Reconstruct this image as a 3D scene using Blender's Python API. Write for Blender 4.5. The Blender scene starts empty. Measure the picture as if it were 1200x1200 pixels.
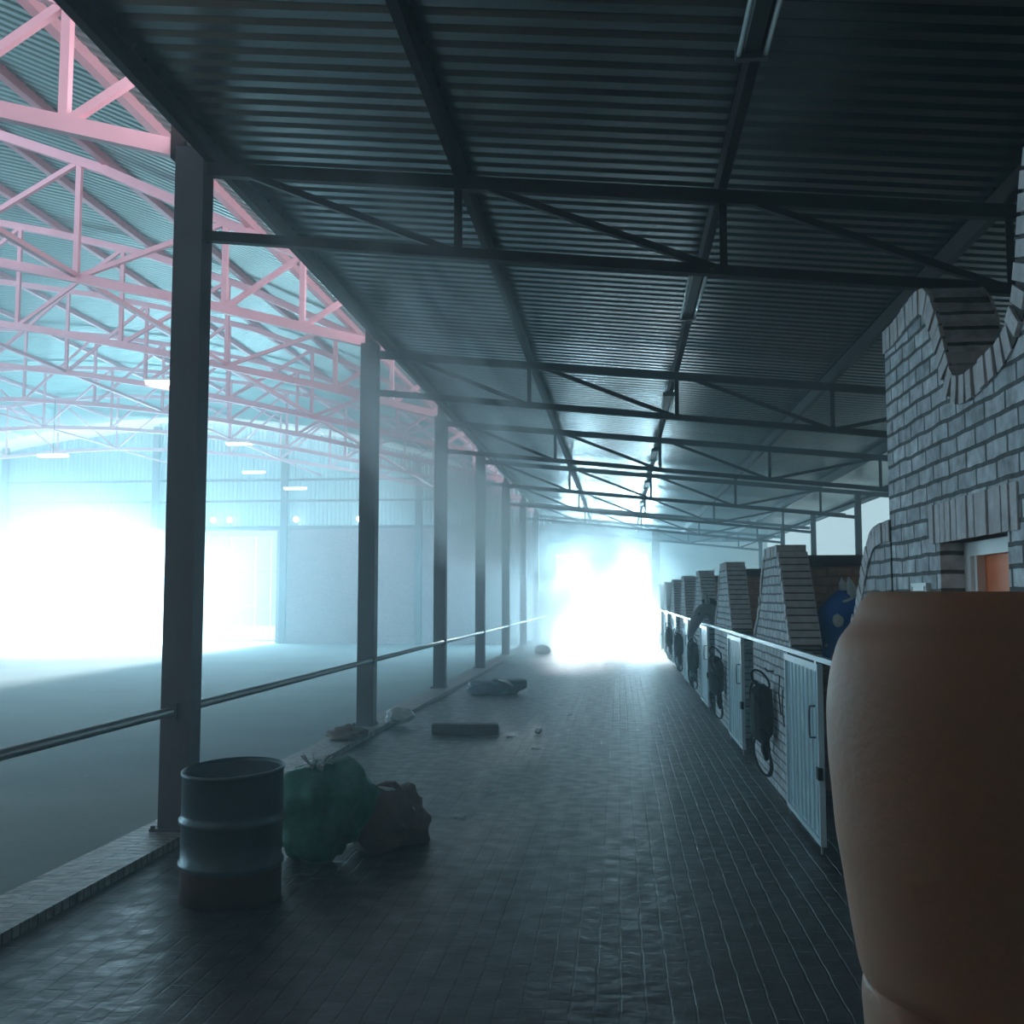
import bpy, bmesh, math, random
from mathutils import Vector, Matrix
random.seed(7)
C = bpy.context.scene.collection
S = bpy.context.scene

# ------------------------------------------------------------------ camera
F, H = 1220.0, 1.72
pitch = math.atan(100 / F); yaw = math.atan(126 / F * math.cos(pitch))
cd = bpy.data.cameras.new('camera'); cam = bpy.data.objects.new('camera', cd); C.objects.link(cam)
cam.location = (0, 0, H); cam.rotation_euler = (math.pi / 2 + pitch, 0, yaw)
cd.sensor_width = 36; cd.lens = 36 * F / 1200; cd.clip_start = 0.01; cd.clip_end = 300
S.camera = cam
# ------------------------------------------------------------------ exposure
S.view_settings.view_transform = 'Standard'; S.view_settings.look = 'None'
S.view_settings.gamma = 1; S.view_settings.use_curve_mapping = False
S.view_settings.exposure = 0.0
cy = S.cycles
cy.max_bounces = 7; cy.diffuse_bounces = 4; cy.glossy_bounces = 3; cy.transmission_bounces = 4
cy.volume_bounces = 3; cy.transparent_max_bounces = 8
cy.sample_clamp_indirect = 4; cy.sample_clamp_direct = 0
cy.volume_step_rate = 2.0; cy.volume_max_steps = 128
cy.use_denoising = True
cy.caustics_reflective = False; cy.caustics_refractive = False
# ------------------------------------------------------------------ sky
w = bpy.data.worlds.new('world'); S.world = w; w.use_nodes = True
bg = w.node_tree.nodes['Background']; bg.inputs[0].default_value = (0.60, 0.90, 1.0, 1); bg.inputs[1].default_value = 0.8
# ------------------------------------------------------------------ sun and daylight at the openings
def sun(name, energy, col, d, ang):
    l = bpy.data.lights.new(name, 'SUN'); l.energy = energy; l.color = col; l.angle = ang
    o = bpy.data.objects.new(name, l); C.objects.link(o)
    o.rotation_euler = Vector(d).to_track_quat('-Z', 'Y').to_euler(); return o
sun('sun', 20.0, (0.72, 0.93, 1.0), (0.05, -1, -0.19), math.radians(5))
def area(name, loc, d, sx, sy, power, col, spread=180):
    l = bpy.data.lights.new(name, 'AREA'); l.shape = 'RECTANGLE'; l.size = sx; l.size_y = sy
    l.energy = power; l.color = col; l.spread = math.radians(spread)
    o = bpy.data.objects.new(name, l); C.objects.link(o); o.location = loc
    o.rotation_euler = Vector(d).to_track_quat('-Z', 'Y').to_euler(); return o
SKY = (0.40, 0.79, 1.0)
area('daylight_corridor_door', (-0.75, 48.3, 1.9), (0, -1, 0), 4.2, 4.0, 7500, SKY)
area('daylight_arena_door', (-24.4, 48.3, 2.2), (0, -1, 0), 9.0, 5.2, 6000, SKY)
area('daylight_arena_gate', (-17.7, 48.3, 2.2), (0, -1, 0), 3.8, 5.2, 1200, SKY)
area('daylight_arena_side', (-39.6, 24, 2.6), (1, 0, 0.05), 22, 5.4, 4600, SKY)
area('daylight_near_gable', (-19, -4.5, 7.4), (-0.05, 1, 0.28), 28, 3.6, 3600, (0.58, 0.83, 1.0), 64)
area('daylight_clerestory', (-2.75, 21.5, 5.62), (-1, 0, 0.03), 51, 0.62, 900, (0.85, 0.93, 1.0))

# ------------------------------------------------------------------ materials
def nt(name):
    m = bpy.data.materials.new(name); m.use_nodes = True
    n = m.node_tree.nodes; return m, n, m.node_tree.links, n['Principled BSDF']
def mat(name, col, rough=0.7, metal=0.0, var=0.25, scale=6.0, bump=0.0, spec=0.5, sss=0, emit=None, es=0, bscale=None):
    m, n, L, p = nt(name)
    tc = n.new('ShaderNodeTexCoord'); no = n.new('ShaderNodeTexNoise'); no.inputs['Scale'].default_value = scale
    no.inputs['Detail'].default_value = 4
    L.new(tc.outputs['Object'], no.inputs['Vector'])
    mx = n.new('ShaderNodeMix'); mx.data_type = 'RGBA'
    mx.inputs[6].default_value = tuple(c * (1 - var) for c in col) + (1,)
    mx.inputs[7].default_value = tuple(min(1, c * (1 + var)) for c in col) + (1,)
    L.new(no.outputs['Fac'], mx.inputs[0]); L.new(mx.outputs[2], p.inputs['Base Color'])
    p.inputs['Roughness'].default_value = rough; p.inputs['Metallic'].default_value = metal
    p.inputs['Specular IOR Level'].default_value = spec
    if bump:
        b = n.new('ShaderNodeBump'); b.inputs['Strength'].default_value = bump; b.inputs['Distance'].default_value = 0.02
        no2 = n.new('ShaderNodeTexNoise'); no2.inputs['Scale'].default_value = bscale or scale * 5; no2.inputs['Detail'].default_value = 5
        L.new(tc.outputs['Object'], no2.inputs['Vector']); L.new(no2.outputs['Fac'], b.inputs['Height']); L.new(b.outputs[0], p.inputs['Normal'])
    if emit: p.inputs['Emission Color'].default_value = emit + (1,); p.inputs['Emission Strength'].default_value = es
    if sss:
        p.inputs['Subsurface Weight'].default_value = sss
        p.inputs['Subsurface Radius'].default_value = (1.0, 0.35, 0.15); p.inputs['Subsurface Scale'].default_value = 0.012
    return m
def brick(name, axes, c1, c2, mortar, bw=0.222, rh=0.08, ms=0.010, rough=0.85, bump=0.6, offset=0.5, spec=0.3, noise=0.5, wet=None):
    m, n, L, p = nt(name)
    tc = n.new('ShaderNodeTexCoord'); sp = n.new('ShaderNodeSeparateXYZ'); cb = n.new('ShaderNodeCombineXYZ')
    L.new(tc.outputs['Object'], sp.inputs[0])
    L.new(sp.outputs[axes[0].upper()], cb.inputs[0]); L.new(sp.outputs[axes[1].upper()], cb.inputs[1])
    # slightly wandering courses
    wv = n.new('ShaderNodeTexNoise'); wv.inputs['Scale'].default_value = 5.0; L.new(tc.outputs['Object'], wv.inputs['Vector'])
    vm = n.new('ShaderNodeVectorMath'); vm.operation = 'MULTIPLY_ADD'; L.new(wv.outputs['Color'], vm.inputs[0])
    vm.inputs[1].default_value = (0.030, 0.022, 0); L.new(cb.outputs[0], vm.inputs[2])
    b = n.new('ShaderNodeTexBrick'); L.new(vm.outputs[0], b.inputs['Vector'])
    b.offset = offset; b.inputs['Scale'].default_value = 1; b.inputs['Brick Width'].default_value = bw
    b.inputs['Row Height'].default_value = rh; b.inputs['Mortar Size'].default_value = ms; b.inputs['Mortar Smooth'].default_value = 0.25
    b.inputs['Color1'].default_value = c1 + (1,); b.inputs['Color2'].default_value = c2 + (1,); b.inputs['Mortar'].default_value = mortar + (1,)
    no = n.new('ShaderNodeTexNoise'); no.inputs['Scale'].default_value = 14; no.inputs['Detail'].default_value = 6; L.new(tc.outputs['Object'], no.inputs['Vector'])
    ra = n.new('ShaderNodeMapRange'); ra.inputs['To Min'].default_value = 1 - noise; ra.inputs['To Max'].default_value = 1 + noise; ra.inputs['From Min'].default_value = .25; ra.inputs['From Max'].default_value = .75
    L.new(no.outputs['Fac'], ra.inputs[0])
    sc = n.new('ShaderNodeVectorMath'); sc.operation = 'SCALE'; L.new(b.outputs['Color'], sc.inputs[0]); L.new(ra.outputs[0], sc.inputs['Scale'])
    L.new(sc.outputs[0], p.inputs['Base Color'])
    ad = n.new('ShaderNodeMath'); ad.operation = 'MULTIPLY_ADD'; L.new(b.outputs['Fac'], ad.inputs[0]); ad.inputs[1].default_value = -1.0
    mu = n.new('ShaderNodeMath'); mu.operation = 'MULTIPLY'; mu.inputs[1].default_value = 0.5; L.new(no.outputs['Fac'], mu.inputs[0]); L.new(mu.outputs[0], ad.inputs[2])
    bu = n.new('ShaderNodeBump'); bu.inputs['Strength'].default_value = bump; bu.inputs['Distance'].default_value = 0.012
    L.new(ad.outputs[0], bu.inputs['Height']); L.new(bu.outputs[0], p.inputs['Normal'])
    p.inputs['Roughness'].default_value = rough; p.inputs['Specular IOR Level'].default_value = spec
    if wet:
        n3 = n.new('ShaderNodeTexNoise'); n3.inputs['Scale'].default_value = 7; n3.inputs['Detail'].default_value = 5; L.new(tc.outputs['Object'], n3.inputs['Vector'])
        r3 = n.new('ShaderNodeMapRange'); r3.inputs['From Min'].default_value = .35; r3.inputs['From Max'].default_value = .65
        r3.inputs['To Min'].default_value = wet[0]; r3.inputs['To Max'].default_value = wet[1]; L.new(n3.outputs['Fac'], r3.inputs[0]); L.new(r3.outputs[0], p.inputs['Roughness'])
    return m
M = {}
M['paving'] = brick('paving_brick', 'yx', (0.055, 0.052, 0.055), (0.032, 0.036, 0.04), (0.02, 0.02, 0.02), bw=0.21, rh=0.105, ms=0.006, bump=1.0, spec=0.5, wet=(0.36, 0.54))
M['sand'] = mat('arena_sand', (0.17, 0.185, 0.18), 0.95, var=0.35, scale=0.5, bump=0.5, bscale=9)
M['kerb'] = brick('kerb_brick', 'xy', (0.34, 0.26, 0.24), (0.22, 0.18, 0.17), (0.06, 0.06, 0.06), bw=0.5, rh=0.08, ms=0.008, bump=1.2, rough=0.55, spec=0.5)
FB = ((0.66, 0.70, 0.72), (0.42, 0.46, 0.49), (0.13, 0.14, 0.14))
M['facade'] = brick('facade_brick', 'yz', *FB, noise=0.45)
M['facade_end'] = brick('facade_brick_end', 'xz', *FB, noise=0.45)
M['coping'] = mat('coping_brick', (0.62, 0.60, 0.61), 0.85, var=0.4, scale=12, bump=0.5)
M['mortar'] = mat('dark_mortar', (0.09, 0.09, 0.09), 0.95)
M['front'] = brick('stall_brick', 'yz', (0.50, 0.53, 0.55), (0.38, 0.41, 0.43), (0.12, 0.12, 0.12), noise=0.3)
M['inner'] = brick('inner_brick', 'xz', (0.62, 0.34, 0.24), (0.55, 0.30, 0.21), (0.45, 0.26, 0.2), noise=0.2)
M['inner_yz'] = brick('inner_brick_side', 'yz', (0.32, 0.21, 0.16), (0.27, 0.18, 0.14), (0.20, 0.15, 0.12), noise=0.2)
M['farbrick'] = brick('arena_brick', 'xz', (0.44, 0.28, 0.30), (0.36, 0.24, 0.26), (0.30, 0.24, 0.25), bw=0.24, rh=0.09, noise=0.35)
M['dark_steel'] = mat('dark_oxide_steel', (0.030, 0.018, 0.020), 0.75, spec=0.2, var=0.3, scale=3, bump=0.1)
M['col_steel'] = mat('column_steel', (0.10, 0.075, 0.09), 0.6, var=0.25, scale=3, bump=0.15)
M['red_steel'] = mat('red_oxide_steel', (0.74, 0.36, 0.42), 0.5, var=0.15, scale=2)
M['roof'] = mat('galvanised_roof_sheet', (0.23, 0.26, 0.26), 0.27, 0.95, var=0.3, scale=1.2)
M['roof_arena'] = mat('arena_roof_sheet', (0.20, 0.34, 0.32), 0.40, 0.6, var=0.15, scale=0.6)
M['clad'] = mat('wall_cladding_sheet', (0.50, 0.66, 0.68), 0.5, 0.2, var=0.1, scale=0.8)
M['plaster'] = mat('pale_plaster', (0.62, 0.62, 0.58), 0.9, var=0.1, scale=1.5)
M['concrete'] = mat('dark_concrete', (0.10, 0.085, 0.08), 0.9, var=0.3, scale=5, bump=0.3)
M['galv'] = mat('galvanised_pipe', (0.45, 0.47, 0.48), 0.35, 0.8, var=0.15, scale=8)
M['gate'] = mat('painted_gate_steel', (0.70, 0.86, 0.95), 0.22, 0.1, var=0.12, scale=5)
M['white'] = mat('white_paint', (0.80, 0.82, 0.80), 0.45, var=0.05, scale=9)
M['orange'] = mat('orange_timber', (0.90, 0.20, 0.05), 0.55, var=0.2, scale=5)
M['drum'] = mat('drum_blue_grey', (0.05, 0.07, 0.085), 0.38, 0.5, var=0.35, scale=5, bump=0.15)
M['rust'] = mat('drum_rust', (0.10, 0.04, 0.035), 0.7, 0.2, var=0.4, scale=6)
M['leather'] = mat('black_leather', (0.012, 0.014, 0.017), 0.8, spec=0.15, var=0.3, scale=20)
M['green_net'] = mat('green_mesh_bag', (0.025, 0.19, 0.14), 0.55, var=0.5, scale=22, bump=0.8)
M['brown_sack'] = mat('brown_sack', (0.18, 0.12, 0.10), 0.85, var=0.3, scale=14, bump=0.6)
M['plastic'] = mat('white_plastic', (0.75, 0.77, 0.78), 0.4, var=0.1, scale=10, bump=0.4)
M['wood'] = mat('dark_timber', (0.07, 0.05, 0.04), 0.8, var=0.4, scale=9, bump=0.4)
M['tarp'] = mat('dark_blue_tarp', (0.05, 0.08, 0.11), 0.45, var=0.4, scale=7, bump=0.5)
M['skin'] = mat('brown_skin', (0.33, 0.215, 0.16), 0.55, var=0.05, scale=60, bump=0.05, sss=0.8, bscale=900)
M['nail'] = mat('nail', (0.60, 0.42, 0.36), 0.3, var=0.03)
M['grey_horse'] = mat('grey_horse_coat', (0.30, 0.31, 0.33), 0.75, var=0.2, scale=8)
M['dark_horse'] = mat('brown_horse_coat', (0.10, 0.06, 0.045), 0.6, var=0.2, scale=8)
M['mane'] = mat('dark_mane', (0.03, 0.03, 0.035), 0.8)
M['hood'] = mat('blue_hood', (0.015, 0.14, 0.50), 0.8, var=0.15, scale=12)
M['trim'] = mat('pale_trim', (0.55, 0.62, 0.60), 0.8)
M['eye'] = mat('eye', (0.01, 0.01, 0.012), 0.1)
M['tube'] = mat('unlit_tube', (0.72, 0.78, 0.78), 0.18, var=0.02)
M['lamp_body'] = mat('lamp_batten', (0.10, 0.11, 0.12), 0.5)
M['lit'] = mat('lit_lamp', (0.9, 0.95, 1), 0.4, emit=(0.8, 0.95, 1.0), es=7)

# ------------------------------------------------------------------ mesh helpers
def obj(name, bm, m, parent=None, smooth=False, loc=None):
    me = bpy.data.meshes.new(name); bmesh.ops.recalc_face_normals(bm, faces=bm.faces); bm.to_mesh(me); bm.free()
    if smooth:
        for f in me.polygons: f.use_smooth = True
    o = bpy.data.objects.new(name, me); C.objects.link(o)
    for x in (m if isinstance(m, (list, tuple)) else [m]): me.materials.append(x)
    if loc: o.location = loc
    if parent: o.parent = parent
    return o
def tag(o, label, cat, group=None, kind=None):
    o['label'] = label; o['category'] = cat
    if group: o['group'] = group
    if kind: o['kind'] = kind
    return o
def struct(o, label=None): 
    o['kind'] = 'structure'
    if label: o['label'] = label
    return o
def empty(name, loc=(0, 0, 0), rz=0):
    o = bpy.data.objects.new(name, None); C.objects.link(o); o.location = loc; o.rotation_euler = (0, 0, rz); o.empty_display_size = .2; return o
def box(bm, x0, x1, y0, y1, z0, z1, mi=0):
    v = [bm.verts.new(p) for p in ((x0, y0, z0), (x1, y0, z0), (x1, y1, z0), (x0, y1, z0), (x0, y0, z1), (x1, y0, z1), (x1, y1, z1), (x0, y1, z1))]
    for f in ((0, 3, 2, 1), (4, 5, 6, 7), (0, 1, 5, 4), (1, 2, 6, 5), (2, 3, 7, 6), (3, 0, 4, 7)):
        bm.faces.new([v[i] for i in f]).material_index = mi
def bar(bm, a, b, wd, hg, up=(0, 1, 0)):
    """rectangular bar from a to b: wd along up, hg across"""
    a = Vector(a); b = Vector(b); d = (b - a).normalized(); u = Vector(up); u = (u - d * u.dot(d)).normalized(); s = d.cross(u)
    vs = []
    for p in (a, b):
        for i, j in ((-1, -1), (1, -1), (1, 1), (-1, 1)): vs.append(bm.verts.new(p + u * (i * wd / 2) + s * (j * hg / 2)))
    for f in ((3, 2, 1, 0), (4, 5, 6, 7), (0, 1, 5, 4), (1, 2, 6, 5), (2, 3, 7, 6), (3, 0, 4, 7)): bm.faces.new([vs[i] for i in f])
def angle_bar(bm, a, b, size, up=(0, 1, 0), t=0.008):
    """L-section steel angle from a to b"""
    a = Vector(a); b = Vector(b); d = (b - a).normalized(); u = Vector(up); u = (u - d * u.dot(d)).normalized(); s = d.cross(u)
    h = size / 2
    prof = [(-h, -h), (h, -h), (h, -h + t), (-h + t, -h + t), (-h + t, h), (-h, h)]
    r = [[bm.verts.new(p + u * x + s * y) for x, y in prof] for p in (a, b)]
    n = len(prof)
    for i in range(n): bm.faces.new((r[0][i], r[0][(i + 1) % n], r[1][(i + 1) % n], r[1][i]))
    bm.faces.new(r[0][::-1]); bm.faces.new(r[1])
def tube(bm, pts, r, n=8, closed=False):
    pts = [Vector(p) for p in pts]; rings = []
    N = len(pts); u = None
    for i, p in enumerate(pts):
        if closed: d = pts[(i + 1) % N] - pts[i - 1]
        else: d = pts[min(i + 1, N - 1)] - pts[max(i - 1, 0)]
        d.normalize()
        if u is None: u = d.orthogonal().normalized()
        u = (u - d * u.dot(d)).normalized(); s = d.cross(u)
        rr = r[i] if isinstance(r, (list, tuple)) else r
        rings.append([bm.verts.new(p + (u * math.cos(k * 2 * math.pi / n) + s * math.sin(k * 2 * math.pi / n)) * rr) for k in range(n)])
    for i in range(N if closed else N - 1):
        A, B = rings[i], rings[(i + 1) % N]
        for k in range(n): bm.faces.new((A[k], A[(k + 1) % n], B[(k + 1) % n], B[k]))
    if not closed: bm.faces.new(rings[0][::-1]); bm.faces.new(rings[-1])
def lathe(bm, prof, n=40, mi=None):
    rings = [[bm.verts.new((r * math.cos(k * 2 * math.pi / n), r * math.sin(k * 2 * math.pi / n), z)) for k in range(n)] for r, z in prof]
    for i in range(len(prof) - 1):
        for k in range(n):
            f = bm.faces.new((rings[i][k], rings[i][(k + 1) % n], rings[i + 1][(k + 1) % n], rings[i + 1][k]))
            if mi: f.material_index = mi[i]
    return rings
def prism_yz(bm, pts, x0, x1):
    """closed outline in (y,z) extruded from x0 to x1"""
    a = [bm.verts.new((x0, y, z)) for y, z in pts]; b = [bm.verts.new((x1, y, z)) for y, z in pts]
    fa = bm.faces.new(a); fb = bm.faces.new(b[::-1]); n = len(pts)
    for i in range(n): bm.faces.new((a[i], a[(i + 1) % n], b[(i + 1) % n], b[i]))
    bmesh.ops.triangulate(bm, faces=[fa, fb])
def smooth_curve(pts, k=6):
    out = []
    P = [pts[0]] + list(pts) + [pts[-1]]
    for i in range(1, len(P) - 2):
        for j in range(k):
            t = j / k; q = []
            for c in range(2):
                a, b, cc, d = P[i - 1][c], P[i][c], P[i + 1][c], P[i + 2][c]
                q.append(0.5 * (2 * b + (cc - a) * t + (2 * a - 5 * b + 4 * cc - d) * t * t + (3 * b - a - 3 * cc + d) * t ** 3))
            out.append(tuple(q))
    out.append(tuple(pts[-1])); return out
def coping(bm, curve, x0, x1, depth=0.11, bw=0.060, gap=0.016):
    """bricks on edge following a curve in the YZ plane; depth is inward (to the right of travel)"""
    L = [0]
    for a, b in zip(curve, curve[1:]): L.append(L[-1] + math.dist(a, b))
    s = gap / 2
    def at(t):
        for i in range(len(L) - 1):
            if t <= L[i + 1]:
                k = (t - L[i]) / max(1e-9, L[i + 1] - L[i]); a, b = curve[i], curve[i + 1]
                return Vector((a[0] + (b[0] - a[0]) * k, a[1] + (b[1] - a[1]) * k)), Vector((b[0] - a[0], b[1] - a[1])).normalized()
        return Vector(curve[-1]), Vector((curve[-1][0] - curve[-2][0], curve[-1][1] - curve[-2][1])).normalized()
    prev = None
    for i in range(len(curve)):
        p0 = Vector(curve[i]); q0 = Vector(curve[max(0, i - 1)]); q1 = Vector(curve[min(len(curve) - 1, i + 1)]); tt = (q1 - q0).normalized(); nn = Vector((tt[1], -tt[0])); p1 = p0 + nn * depth * .96; p0 = p0 + nn * depth * .03
        cur = [bm.verts.new((x0 + .010, p0[0], p0[1])), bm.verts.new((x0 + .010, p1[0], p1[1])), bm.verts.new((x1 - .01, p1[0], p1[1])), bm.verts.new((x1 - .01, p0[0], p0[1]))]
        if prev:
            for k in range(4): bm.faces.new((prev[k], prev[(k + 1) % 4], cur[(k + 1) % 4], cur[k])).material_index = 1
        prev = cur
    while s + bw <= L[-1]:
        (p0, t0), (p1, t1), (_, tm) = at(s), at(s + bw), at(s + bw / 2)
        nn = Vector((tm[1], -tm[0])); j = random.uniform(-.006, .006)
        q = [p0, p1, p1 + nn * depth, p0 + nn * depth]
        xa = x0 + j; a = [bm.verts.new((xa, v[0], v[1])) for v in q]; b = [bm.verts.new((x1, v[0], v[1])) for v in q]
        bm.faces.new(a); bm.faces.new(b[::-1])
        for i in range(4): bm.faces.new((a[i], a[(i + 1) % 4], b[(i + 1) % 4], b[i]))
        s += bw + gap
def rib(y, pitch=0.172, h=0.034):
    t = (y % pitch) / pitch
    if t < .5: return 0
    if t < .62: return h * (t - .5) / .12
    if t < .88: return h
    return h * (1 - (t - .88) / .12)

YF = 47.5          # far end wall
AZ = -0.42         # arena floor level
NY = -4.0
COLS = [1.9, 7.4, 13.5, 19.1, 24.7, 30.3, 35.9, 41.5]
COLX = [-3.2, -3.19] + [-3.30] * 6
def rz(x): return 4.98 - 0.095 * (x + 1.14)      # corridor roof
# arena arch: top chord heights
TC = [(-3.3, 5.95), (-5.0, 6.70), (-7.1, 7.68), (-9.0, 8.38), (-11.0, 8.9), (-13.2, 9.38), (-15.6, 9.78), (-18.2, 10.06), (-21.0, 10.2)]
TC = TC + [(-42 - x, z) for x, z in TC[-2::-1]]
BCp = [(-3.3, 5.12), (-5.57, 5.72), (-8.73, 6.44), (-11, 6.92), (-13.2, 7.3), (-15.6, 7.62), (-18.2, 7.85), (-21, 7.95)]
BCp = BCp + [(-42 - x, z) for x, z in BCp[-2::-1]]
def interp(T, x):
    for (a, za), (b, zb) in zip(T, T[1:]):
        if b <= x <= a: return za + (zb - za) * (x - a) / (b - a)
    return T[0][1] if x > T[0][0] else T[-1][1]

# ------------------------------------------------------------------ floors
bm = bmesh.new(); box(bm, -3.06, 6.4, NY, YF + 3, -0.5, 0.0)
struct(obj('floor', bm, M['paving']), 'dark brick paved corridor floor')
bm = bmesh.new(); box(bm, -41, -3.46, NY, YF + 6, -0.8, AZ)
struct(obj('floor_arena', bm, M['sand']), 'grey sand floor of the riding arena')
bm = bmesh.new(); box(bm, -3.46, -3.06, NY, YF, -0.5, 0.06)
struct(obj('kerb', bm, M['kerb']), 'brick-on-edge kerb between the corridor and the arena')

# ------------------------------------------------------------------ roofs
def ribbed_roof(name, m, xs, zf, y0, y1, pitch=0.172, h=0.034):
    bm = bmesh.new(); ys = []
    k = math.floor(y0 / pitch)
    while k * pitch < y1:
        for t in (0, .5, .62, .88): ys.append(k * pitch + t * pitch)
        k += 1
    prev = None
    for y in ys:
        z = rib(y + 1e-6, pitch, h); cur = [bm.verts.new((x, y, zf(x) + z)) for x in xs]
        if prev:
            for i in range(len(xs) - 1): bm.faces.new((prev[i], prev[i + 1], cur[i + 1], cur[i]))
        prev = cur
    return struct(obj(name, bm, m))
ribbed_roof('ceiling', M['roof'], (-3.22, -1.5, 0.2, 2.0, 4.0, 6.6), rz, NY, YF)['label'] = 'dark ribbed metal roof over the corridor'
ax = [x for x, z in TC]; ax[0] = -2.9
ribbed_roof('ceiling_arena', M['roof_arena'], ax, lambda x: interp(TC, x) + (0.2 if x < -3.2 else 0.05), NY, YF + .3, 0.2, 0.036)['label'] = 'high arched ribbed roof over the arena'

# ------------------------------------------------------------------ far end wall
# arena side: brick to 5.0, ribbed cladding above, following the roof with a slot of daylight under it
bm = bmesh.new()
box(bm, -16.0, -3.3, YF, YF + .25, AZ - .1, 5.0)
box(bm, -29.2, -16.0, YF, YF + .25, 4.82, 5.0)
box(bm, -41, -29.2, YF, YF + .25, AZ - .1, 5.0)
struct(obj('wall_far', bm, M['farbrick']), 'long red-brown brick wall at the far end of the arena')
def prof_far(x):
    return interp(TC, x) - (0.10 if -22 < x < -7 else 0.45 if x < -7 else -.15)
bm = bmesh.new(); prev = None; x = -40.0
while x < -3.3:
    for t, dy in ((0, 0), (.5, 0), (.62, .04), (.88, .04)):
        xx = x + t * .2; zt = prof_far(xx); cur = [bm.verts.new((xx, YF + .1 - dy, 5.0)), bm.verts.new((xx, YF + .1 - dy, zt))]
        if prev: bm.faces.new((prev[0], cur[0], cur[1], prev[1]))
        prev = cur
    x += .2
struct(obj('wall_far_cladding', bm, M['clad']), 'pale ribbed metal cladding above the far brick wall')
bm = bmesh.new(); box(bm, -40, -3.4, YF - .14, YF - .01, 4.93, 5.06)
struct(obj('trim_1', bm, M['col_steel']))
# corridor end
bm = bmesh.new()
box(bm, -3.3, -2.85, YF, YF + .25, 0, 4.2); box(bm, 1.25, 6.6, YF, YF + .25, 0, 4.2); box(bm, -2.85, 1.25, YF, YF + .25, 3.65, 4.2)
struct(obj('wall_end', bm, M['plaster']), 'pale plastered end wall of the corridor')
bm = bmesh.new(); v = [bm.verts.new(p) for yy in (YF - .1, YF + .2) for p in ((-3.34, yy, 4.2), (6.6, yy, 4.2), (6.6, yy, rz(6.6)), (-3.34, yy, rz(-3.34)))]; [bm.faces.new([v[i] for i in f]) for f in ((0, 1, 2, 3), (7, 6, 5, 4), (0, 4, 5, 1), (1, 5, 6, 2), (2, 6, 7, 3), (3, 7, 4, 0))]
struct(obj('trim_2', bm, M['concrete']), 'dark beam above the corridor end opening')
# apron outside
bm = bmesh.new(); box(bm, -45, 12, YF + 6, YF + 30, -0.9, -0.45); box(bm, -3.36, 12, YF + 3, YF + 6, -0.9, -.05)
struct(obj('ground', bm, M['sand']))

# sides
bm = bmesh.new(); box(bm, -40.4, -40.1, NY, 13, AZ, 6.3); box(bm, -40.4, -40.1, 35, YF, AZ, 6.3); box(bm, -40.4, -40.1, 13, 35, 5.4, 6.3)
struct(obj('wall_left', bm, M['clad']))
bm = bmesh.new(); box(bm, -3.2, 6.6, NY - .25, NY, 0, 5.3); box(bm, -40.4, -3.2, NY - .25, NY, AZ, 5.4)
struct(obj('wall_near', bm, M['inner']))
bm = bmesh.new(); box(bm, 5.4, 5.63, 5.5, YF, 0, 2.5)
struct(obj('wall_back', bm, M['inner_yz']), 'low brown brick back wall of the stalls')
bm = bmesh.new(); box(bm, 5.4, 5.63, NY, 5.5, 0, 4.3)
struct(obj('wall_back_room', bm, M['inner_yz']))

# ------------------------------------------------------------------ columns along the arena edge
ordn = ['out of view beside the camera', 'nearest in view, behind the oil drum', 'second in view, beside the white plastic bundle', 'third in view along the kerb', 'fourth in view along the kerb', 'fifth in view, hazy', 'sixth in view, very hazy', 'farthest, against the end wall glare']
for i, y in enumerate(COLS):
    if i == 0: continue
    r = empty('steel_column', (COLX[i], y, 0.06))
    tag(r, 'dark steel roof column, ' + ordn[i], 'column', 'steel columns between corridor and arena', 'thing')
    bm = bmesh.new()
    w2, d2, t = .11, .10, .014
    box(bm, -w2, w2, -d2, -d2 + t, 0, 5.05); box(bm, -w2, w2, d2 - t, d2, 0, 5.05)
    box(bm, -w2, -w2 + t, -d2 + t, d2 - t, 0, 5.05); box(bm, w2 - t, w2, -d2 + t, d2 - t, 0, 5.05)
    obj('shaft', bm, M['col_steel'], r)
    bm = bmesh.new(); box(bm, -.06, .02, -.03, .03, 4.9, 5.0); obj('cap_plate', bm, M['col_steel'], r)
    bm = bmesh.new(); box(bm, -.15, .12, -.15, .15, 0, .018)
    for sx in (-.13, .10):
        for sy in (-.13, .13): box(bm, sx - .012, sx + .012, sy - .012, sy + .012, .018, .04)
    obj('base_plate', bm, M['col_steel'], r)

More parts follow.
